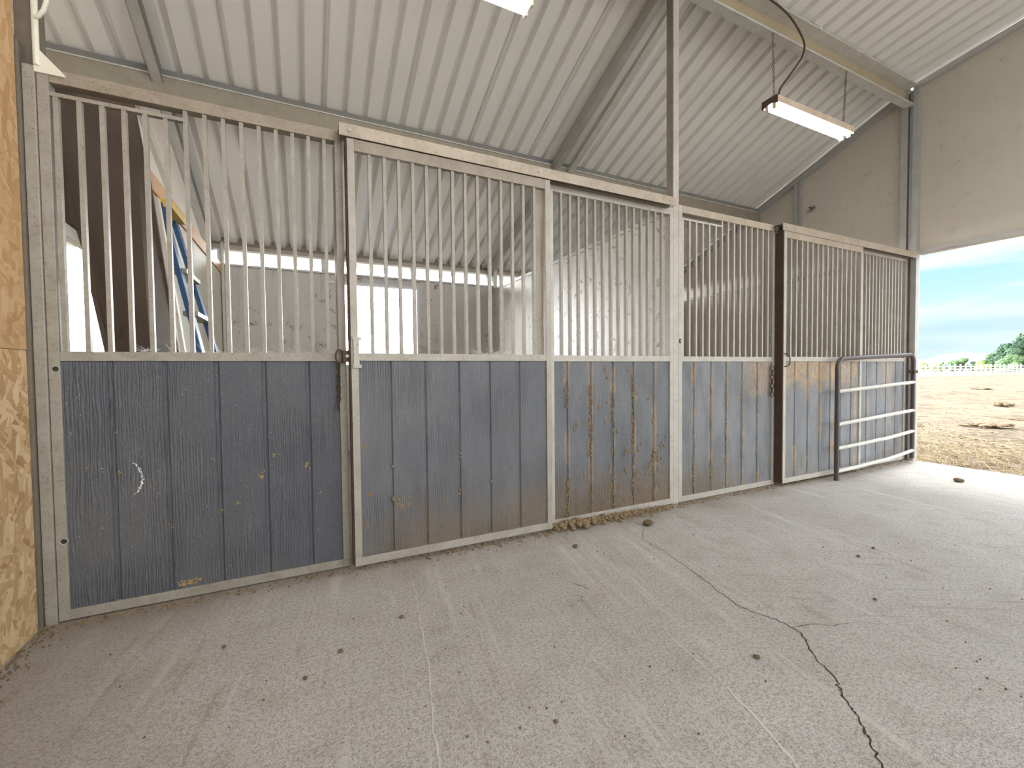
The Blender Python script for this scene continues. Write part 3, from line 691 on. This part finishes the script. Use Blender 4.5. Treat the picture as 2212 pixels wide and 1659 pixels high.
# blue stepladder, folded, leaning on the left wall
t = thing('stepladder', (-.4, 3.6, 0), 'blue fibreglass stepladder with yellow top leaning in the left stall', 'ladder')
def lp(s, yy, off=0): return Vector((-.375-(.47)*s+off, yy, 2.20*s))
for off, ya, yb in ((0, 3.42, 4.36), (.035, 3.44, 4.34)):
    for side in (0, 1):
        y_b = ya if side == 0 else yb; y_t = 3.70 if side == 0 else 4.0
        a = lp(0, y_b, off-.03 if off else 0); c_ = lp(1, y_t, 0)
        MB().beam(a, c_, .028, .10, (0, 1, 0)).build('rail', BLUE, t)
for i in range(1, 7):
    s = i/7.5; ya = 3.42+(3.70-3.42)*s; yb = 4.36+(4.0-4.36)*s
    MB().beam(lp(s, ya), lp(s, yb), .085, .03).build('step', ALU if i != 4 else PLAST, t)
MB().box(-.88, -.78, 3.66, 4.04, 2.18, 2.235, .004).build('top_cap', YEL, t)

# ================================================================== FLOOR DETAILS
crk = [(2.02, 2.20), (1.872, 2.032), (1.834, 1.754), (1.80, 1.60), (1.764, 1.465), (1.728, 1.34), (1.709, 1.251), (1.745, 1.16), (1.757, 1.098), (1.757, 1.027), (1.69, .955), (1.642, .9), (1.598, .817), (1.553, .78), (1.52, .75), (1.499, .72), (1.46, .68), (1.413, .633), (1.342, .575), (1.25, .50)]
def ribbon(P, w0, w1, jit, name, m_, z=.0012, sub=6):
    Q = []
    for (a, b_), (c_, d_) in zip(P[:-1], P[1:]):
        for i in range(sub):
            s = i/sub; Q.append(Vector((a+(c_-a)*s+U(-jit, jit), b_+(d_-b_)*s+U(-jit, jit), z)))
    Q.append(Vector((*P[-1], z))); mb = MB(); n = len(Q)
    for i, q in enumerate(Q):
        t_ = (Q[min(i+1, n-1)]-Q[max(i-1, 0)]).normalized(); sd = Vector((-t_.y, t_.x, 0)); wd = (w0+(w1-w0)*i/n)*U(.5, 1.4)
        mb.v += [tuple(q-sd*wd/2), tuple(q+sd*wd/2)]
    mb.f = [(2*i, 2*i+1, 2*i+3, 2*i+2) for i in range(n-1)]
    return mb.build(name, m_, fl)
ribbon(crk, .002, .006, .006, 'crack', CRACK)
ribbon([(1.757, 1.06), (1.85, 1.04), (1.93, .99), (2.02, .97), (2.12, .90), (2.2, .86)], .0022, .0008, .004, 'crack', CRACK)
ribbon([(1.98, 1.20), (2.05, 1.14), (2.12, 1.09)], .002, .001, .002, 'crack', CRACK)
ribbon([(1.17, 1.77), (1.21, 1.69)], .004, .002, .002, 'crack', CRACK)
for P, wa, wb in (([(.475, 2.24), (.455, 2.0), (.423, 1.827), (.394, 1.598), (.35, 1.35), (.313, 1.179), (.30, 1.08)], .003, .006), ([(.571, 2.019), (.617, 1.811), (.62, 1.6), (.60, 1.49)], .003, .002), ([(1.30, 1.30), (1.278, 1.234), (1.25, 1.048), (1.20, .82), (1.16, .70), (1.10, .60)], .003, .010)):
    ribbon(P, wa, wb, .004, 'scuff_mark', SCUFF, .0010)

def lump(mb, c, r, sq=.6, seed=0):
    bm = bmesh.new(); bmesh.ops.create_icosphere(bm, subdivisions=2, radius=1)
    for v in bm.verts:
        n = 1+.45*noise.noise(v.co*1.7+Vector((seed*3.1, seed, 0)))+.22*noise.noise(v.co*4.5+Vector((seed, 0, seed)))
        v.co = Vector((v.co.x*r*n, v.co.y*r*n*U(.9, 1.0), v.co.z*r*n*sq))
    zmin = min(v.co.z for v in bm.verts)
    for v in bm.verts: v.co += Vector(c)+Vector((0, 0, -zmin if c[2] < .02 else 0))
    mb.bm(bm); bm.free(); return mb
clods = [((.353, 1.843), .010, 'ochre crumb of dung with a shadow, alone left of floor centre'), ((1.457, 1.001), .011, 'dark dung clod on the floor left of the long crack'),
         ((2.069, 2.201), .035, 'flat dung clod near the muddy panel'), ((.653, 1.08), .007, 'tiny brown crumb at the bottom centre of the floor'),
         ((1.43, 2.12), .016, 'brown dung crumb in front of the muddy panel heap'), ((2.30, 1.02), .008, 'small crumb on the floor right of the crack branch'),
         ((2.75, 1.30), .010, 'small dark crumb on the right part of the floor'), ((2.95, 1.32), .009, 'small dark crumb furthest right on the floor'), ((5.35, 1.75), .035, 'dung clod on pale concrete near the open end'),
         ((-.30, 1.95), .008, 'brown crumb on the floor in front of the first panel'), ((-.02, 1.62), .008, 'small crumb on the floor left of the scuff marks'), ((.10, 1.72), .009, 'dark crumb close behind the smaller one left of the scuff marks')]
for i, ((x, y), r, lab) in enumerate(clods):
    tag(lump(MB(), (x, y, 0), r, .55, i+1).build('dung_clod', DUNG, None, True), lab, 'dung')

def straws(mb, n, fn, L=(.015, .05), w=.0022):
    for _ in range(n):
        x, y, z, mz = fn(); a = U(0, math.pi); e = U(-mz, mz); l = U(*L)
        dv_ = Vector((math.cos(a)*math.cos(e), math.sin(a)*math.cos(e), abs(math.sin(e))))*l
        p = Vector((x, y, z)); mb.beam(p-dv_*.5+Vector((0, 0, abs(dv_.z)*.5+.001)), p+dv_*.5+Vector((0, 0, abs(dv_.z)*.5+.001)), w, w)
    return mb
# dirt and straw along the foot of the stall front
def foot():
    x = U(-.98, 6.1); d_ = abs(random.gauss(0, .035)); return (x, 2.44-d_-(.05 if x > .2 and x < 1.4 else 0)*rnd(), .001, .35)
tag(straws(MB(), 1500, foot, (.01, .035), .0016).build('straw_litter', STRAW), 'scattered straw bits along the foot of the stall front', 'straw', kind='stuff')
mb = MB()
for i in range(420):
    x = U(-.98, 6.1); r = U(.002, .006); lump_y = 2.44-abs(random.gauss(0, .03))
    bm = bmesh.new(); bmesh.ops.create_icosphere(bm, subdivisions=1, radius=r)
    for v in bm.verts: v.co = v.co*U(.7, 1.3)+Vector((x, lump_y, r*.4))
    mb.bm(bm); bm.free()
tag(mb.build('dirt_crumbs', DUNG), 'brown dirt crumbs along the foot of the stall front', 'dirt', kind='stuff')
mb = MB()
for i in range(170):
    x, y, r = U(-.9, 3.6), U(.5, 2.35), U(.0012, .0042)
    bm = bmesh.new(); bmesh.ops.create_icosphere(bm, subdivisions=1, radius=r)
    for v in bm.verts: v.co = v.co*U(.6, 1.4)+Vector((x, y, r*.35))
    mb.bm(bm); bm.free()
tag(mb.build('floor_grit', DUNG), 'tiny dark grit specks scattered over the concrete floor', 'dirt', kind='stuff')
# left corner dirt
mb = MB()
for i in range(260):
    s = U(0, 1)**1.4; x = -1.0+abs(random.gauss(0, .035)); y = 2.42-s*1.0; r = U(.002, .006)
    bm = bmesh.new(); bmesh.ops.create_icosphere(bm, subdivisions=1, radius=r)
    for v in bm.verts: v.co = v.co*U(.7, 1.3)+Vector((x, y, r*.4))
    mb.bm(bm); bm.free()
tag(mb.build('dirt_crumbs', DUNG), 'brown dirt crumbs along the foot of the strand board wall', 'dirt', kind='stuff')
# heap in front of the muddy panel and under the door
mb = MB()
for i in range(150):
    x = U(1.46, 2.5); s = (2.5-x)/1.04; y = 2.44-abs(random.gauss(0, .03+.03*s)); r = U(.005, .016)*(0.5+.8*s)
    lump(mb, (x, y, U(0, .025)*s), r*1.25, .8, i)
for i in range(60):
    x = U(.6, 1.45); y = 2.40-abs(random.gauss(0, .035)); lump(mb, (x, y, 0), U(.003, .009), .7, i)
tag(mb.build('dung_heap', MUDC, None, True), 'low heap of dried dung and straw at the foot of the muddy panel', 'dung', kind='stuff')
def heap():
    x = U(1.44, 2.45); s = (2.5-x); return (x, 2.43-abs(random.gauss(0, .04)), U(0, .03)*s, 1.0)
tag(straws(MB(), 700, heap, (.015, .05), .0018).build('straw_litter', STRAW), 'straw tangled in the dung heap at the muddy panel', 'straw', kind='stuff')
# clumps stuck to the planks
mb = MB()
def stick(x, z, r, y=YF+.008):
    bm = bmesh.new(); bmesh.ops.create_icosphere(bm, subdivisions=1, radius=r)
    sx_, sz_ = U(.6, 1.2), U(.7, 1.6)
    for v in bm.verts: k_ = U(.45, 1.45); v.co = Vector((v.co.x*sx_*k_, v.co.y*.5*k_, v.co.z*sz_*k_))+Vector((x, y, z))
    mb.bm(bm); bm.free()
G3 = (1.600, 1.794, 1.988, 2.175, 2.373); G4 = (2.797, 2.992, 3.174, 3.371, 3.571)
for gx, segs in zip(G3, (((.80, .95), (.02, .3)), ((.45, .95), (.02, .25)), ((.42, .9), (.05, .3)), ((.35, 1.02), (.1, .3)), ((.25, .45), (.03, .2)))):
    for a, c_ in segs:
        for i in range(int((c_-a)*260)): stick(gx+random.gauss(0, .006)+.008*math.sin(i), U(a, c_), U(.002, .0075))
        straws(mb, int((c_-a)*110), lambda: (gx+random.gauss(0, .008), YF+.004, U(a, c_), 1.5), (.008, .022), .0012)
for i in range(330):
    x = U(1.5, 2.53); z = abs(random.gauss(0, .17))+.05
    if z < 1.05: stick(x, z, U(.002, .006))
for i in range(34):
    qx, qz = U(1.5, 2.53), U(.25, 1.08)
    for _ in range(3): stick(qx+U(-.008, .008), qz+U(-.012, .012), U(.003, .010))
for i in range(22):
    qx, qz = U(2.1, 2.5), U(.22, .5)
    for _ in range(4): stick(qx+U(-.01, .01), qz+U(-.015, .015), U(.004, .011))
tag(mb.build('dried_mud', MUDC), 'dried mud clumps stuck on the planks left of the tall column', 'mud', kind='stuff')
mb = MB()
for gx, segs in zip(G4, (((.1, .4),), ((.55, 1.0), (.1, .25)), ((.25, 1.05),), ((.3, .95),), ((.30, .42), (.6, 1.0)))):
    for a, c_ in segs:
        for i in range(int((c_-a)*200)): stick(gx+random.gauss(0, .006), U(a, c_), U(.0015, .006))
        straws(mb, int((c_-a)*90), lambda: (gx+random.gauss(0, .008), YF+.004, U(a, c_), 1.5), (.008, .025), .0012)
for i in range(110):
    x = U(2.67, 3.74); z = abs(random.gauss(0, .12))+.06; stick(x, z, U(.002, .006))
tag(mb.build('dried_mud', STRAW), 'straw and mud flecks stuck on the planks right of the tall column', 'mud', kind='stuff')
mb = MB(); YD = 2.392
for x, z, r in ((.30, .40, .010), (.45, .33, .014), (.43, .36, .010), (.47, .30, .012), (.50, .33, .010), (.43, .55, .008), (.44, .50, .007), (.81, .35, .008), (.82, .62, .006), (.82, .56, .007), (.83, .50, .006), (.86, .28, .010), (.90, .31, .008), (1.08, .72, .010), (1.10, .74, .009), (1.12, .72, .008), (1.26, .60, .007), (1.29, .42, .007), (1.25, .38, .008), (.28, .24, .010), (.28, .66, .010), (.80, .45, .005), (1.33, .35, .006), (1.17, .20, .007), (.62, .70, .004), (1.0, .38, .006)):
    for _ in range(4): stick(x*1.0+random.gauss(0, .006), z+random.gauss(0, .01), r*U(.4, .9), YD)
for i in range(90): stick(U(.27, 1.38), .07+abs(random.gauss(0, .12)), U(.0015, .004), YD)
tag(mb.build('dried_mud', MUDC), 'dried mud spots stuck on the left sliding door planks', 'mud', kind='stuff')

mb = MB()
for x, z, r, n_ in ((-.399, .644, .007, 5), (-.376, .384, .009, 5), (-.307, .423, .006, 4), (-.202, .541, .011, 8), (-.145, .647, .010, 8), (.005, .573, .010, 6), (.063, .427, .007, 4), (-.755, .80, .006, 6), (-.75, .62, .006, 5), (-.57, .35, .006, 4)):
    for _ in range(n_): stick(x+random.gauss(0, r*.8), z+random.gauss(0, r*.9), r*U(.25, .6), YF+.010)
for _ in range(60): stick(U(-.55, -.46), U(.062, .085), U(.002, .005), YF+.010)
tag(mb.build('mud_flecks', simple('ochre_mud', (.42, .28, .12), .9)), 'ochre mud flecks on the clean leftmost stall panel', 'mud', kind='stuff')
mb = MB()
for i in range(46):
    s_ = i/45; stick(-.695+.028*math.sin(s_*3.14)+U(-.004, .004), .655-s_*.14, U(.0012, .0040), YF+.0095)
tag(mb.build('web_smear', WEB), 'curved white cobweb smear on the leftmost stall panel', 'cobweb', kind='stuff')
for hx_, hz_ in ((-.938, 1.079), (-.934, .347)):
    r_ = [(hx_+.013*math.cos(a), YF-.001, hz_+.013*math.sin(a)) for a in [i*math.pi/8 for i in range(16)]]
    rg = MB().tube(r_, .0022, 6, closed=True).build('bolt_socket', GALV, p1, True)
    MB().tube([(hx_, YF-.0012, hz_), (hx_, YF+.004, hz_)], .010, 14).build('bolt_hole', CRACK, rg, True)
mb = MB()
for i in range(26):
    lump(mb, (GX-.016, 3.52+random.gauss(0, .020), 3.19+random.gauss(0, .022)), U(.004, .010), .8, i)
tag(mb.build('wasp_nest', DUNG, None, True), 'small brown mud nest on the beige gable wall', 'nest')
tag(MB().box(2.632, 2.645, YF-.006, YF+.004, 1.255, 1.262).box(2.632, 2.645, YF-.006, YF+.004, 1.280, 1.287).box(2.632, 2.637, YF-.006, YF+.004, 1.255, 1.287).build('catch_bracket', CRACK), 'tiny black catch bracket on the stile right of the tall column', 'bracket')
# cobwebs between the bar feet
def web(x0, x1, n, name_label, y=2.475, hmax=.045):
    mb = MB()
    for i in range(n):
        cx = U(x0, x1); a = Vector((cx-U(.02, .035), y+U(-.005, .01), ZM1+U(.01, hmax))); b_ = Vector((cx+U(.02, .035), y+U(-.005, .01), ZM1+U(.005, hmax*.6)))
        mid = (a+b_)/2+Vector((0, 0, -U(.01, .03)))
        mid.z = max(mid.z, ZM1+.003)
        mb.tube([a, (a+mid)/2+Vector((0, 0, -.004)), mid, (b_+mid)/2+Vector((0, 0, -.003)), b_], U(.0002, .0006), 4)
        mb.tube([(cx+U(-.03, .03), y, ZM1+.002), mid], .0004, 4)
    tag(mb.build('cobwebs', WEB), name_label, 'cobweb', kind='stuff')
web(-.68, .15, 45, 'cobweb threads at the foot of the first panel bars')
web(.85, 1.35, 50, 'cobweb threads at the foot of the left sliding door bars', 2.40)

# ================================================================== OUTSIDE
PILES = ((17.0, 4.75, .17, .75, 'small dark dung pile in the middle of the field'), (28.7, 8.7, .28, .35, 'low flat dark dung pile far out in the field'), (10.9, 3.2, .26, .3, 'flat brown straw and dung pile nearer the barn'), (13.0, 3.45, .10, .4, 'small dark dung patch right of the nearer pile'))
# straw and clods near the slab edge
def fld():
    x = 6.32+abs(random.gauss(0, 1.6)); y = U(-1.0, 7.5); return (x, y, gz(x, y)+.005, .5)
tag(straws(MB(), 5000, fld, (.04, .13), .004).build('straw_litter', STRAW), 'loose straw covering the field edge outside the barn', 'straw', kind='stuff')
mb = MB()
for i in range(700):
    x = 6.36+abs(random.gauss(0, 3.2)); y = U(-1, 9)+.18*(x-6); lump(mb, (x, y, gz(x, y)+.02), U(.004, .020), .5, i)
tag(mb.build('dirt_clods', DUNG, None, True), 'dirt and dung clods strewn over the field', 'dirt', kind='stuff')
for (x, y, r, fl_, lab) in PILES:
    mb = MB()
    for i in range(60): lump(mb, (x+random.gauss(0, r*.45), y+random.gauss(0, r*.45), gz(x, y)+U(0, .3*fl_)*r), r*U(.10, .34), fl_, i)
    tag(mb.build('dung_pile', DUNG, None, True), lab, 'dung')
# white four rail fence along y = 22
t = thing('rail_fence', (75, 22, 0), 'long white four rail vinyl fence across the field', 'fence')
sp = 1.36; fx0 = 44.0
for k in range(40):
    x = fx0+k*sp; MB().box(x-.05, x+.05, 21.94, 22.06, -.15, 1.25).prism([(x-.075, 1.25), (x+.075, 1.25), (x, 1.31)], 'y', 21.92, 22.08).build('post', WHITEV, t)
for zz in (.17, .46, .75, 1.06):
    MB().box(fx0-.1, fx0+39*sp+.1, 21.98, 22.02, zz-.07, zz+.07).build('rail', WHITEV, t)

# trees beyond the fence
LEAF = {'dark': m_leaf('dark_foliage', (.040, .075, .050), (.075, .125, .070)), 'mid': m_leaf('mid_foliage', (.10, .17, .085), (.16, .25, .12)), 'lime': m_leaf('lime_foliage', (.20, .27, .08), (.28, .34, .11))}
def tree(slope, dist, h, wd, kind, label, n=420):
    ang = math.atan(slope); x, y = dist*math.cos(ang), dist*math.sin(ang)
    t = thing('tree', (x, y, -.1), label, 'tree', 'trees beyond the white fence')
    MB().tube([(x, y, -.2), (x, y, h*.55)], [h*.03, h*.015], 8).build('trunk', BARK, t, True)
    mb = MB(); blobs = []
    for i in range(18):
        a = U(0, 6.28); rr_ = U(0, .36)*wd; zz = h*U(.22, .86); s = wd*U(.11, .22)*(1.15-.5*abs(zz/h-.5)); blobs.append((Vector((x+math.cos(a)*rr_*(1.1-zz/h*.6), y+math.sin(a)*rr_*(1.1-zz/h*.6), zz)), s))
    for i in range(n):
        c, s = random.choice(blobs); v = Vector((random.gauss(0, 1), random.gauss(0, 1), random.gauss(0, 1))).normalized()
        p = c+v*s*U(.6, 1.05); q = (h*.018+.03)*U(.6, 1.5); a = Vector((random.gauss(0, 1), random.gauss(0, 1), random.gauss(0, 1))).normalized(); b_ = v.cross(a).normalized(); cc = (v+a*.4).cross(b_).normalized()
        mb.quad(p-b_*q-cc*q*.6, p+b_*q-cc*q*.6, p+b_*q*.8+cc*q, p-b_*q*.5+cc*q*.8)
    for c, s in blobs:
        bm = bmesh.new(); bmesh.ops.create_icosphere(bm, subdivisions=2, radius=s*.72)
        for v in bm.verts: v.co = v.co*(1+.35*noise.noise(v.co*1.3/s+c))+c
        mb.bm(bm); bm.free()
    mb.build('crown', LEAF[kind], t)
D = 150
tree(.3760, 120, 1.95, 2.6, 'lime', 'small yellow green bush, leftmost beyond the fence', 900)
tree(.3580, 124, 1.60, 2.4, 'lime', 'low lime bush just left of the first green tree', 700)
tree(.3525, 128, 2.15, 2.6, 'mid', 'low green tree left of the wide pair beyond the fence', 1000)
tree(.3365, 122, 2.25, 3.2, 'mid', 'green tree standing left in the wide pair beyond the fence', 1200)
tree(.3262, 126, 2.85, 3.8, 'mid', 'rounder green tree standing right in the wide pair beyond the fence', 1400)
tree(.3120, 122, 2.10, 2.2, 'dark', 'small dark tree just right of the wide pair', 900)
tree(.3015, 118, 1.80, 3.6, 'lime', 'low lime green bush at the foot of the dark trees', 1000)
tree(.2900, 122, 3.4, 4.6, 'mid', 'medium green tree at the left edge of the dark trees', 1800)
tree(.2770, 128, 5.5, 5.2, 'dark', 'tall dark tree leading the group at the right', 2600)
tree(.2680, 120, 5.6, 6.0, 'dark', 'taller dark tree behind the leading one at the right', 3000)
tree(.2540, 124, 7.2, 7.5, 'dark', 'tallest dark tree at the right edge of the opening', 3600)
tree(.2710, 112, 3.0, 4.6, 'mid', 'bushy mid green tree in front of the tall dark ones', 1600)
# distant hills
nt, out = mat('distant_hill'); HM = out(nt.mix(nt.noise(nt.pos(), .02, 4), (.22, .30, .38), (.28, .35, .42)), 1.0, 0, None, 0)
def hill(s0, s1, dist, hts, label):
    mb = MB(); n = len(hts); P = []
    for i in range(n):
        s = s0+(s1-s0)*i/(n-1); a = math.atan(s)
        for k, (dd_, hf) in enumerate(((dist*.86, 0), (dist*.95, .7), (dist, 1), (dist*1.15, 0))):
            mb.v.append((dd_*math.cos(a), dd_*math.sin(a), hts[i]*hf-.3))
    for i in range(n-1):
        for k in range(3): mb.f.append((4*i+k, 4*i+k+1, 4*(i+1)+k+1, 4*(i+1)+k))
    o = mb.build('hill', HM, None, True); o['kind'] = 'structure'; o['label'] = label
hill(.45, .18, 900, [6, 8, 9, 12, 13, 17, 20.5, 22, 20.5, 19, 20, 17, 15, 12, 10, 8], 'pale blue hills on the horizon')
SC.view_settings.exposure = EXPO
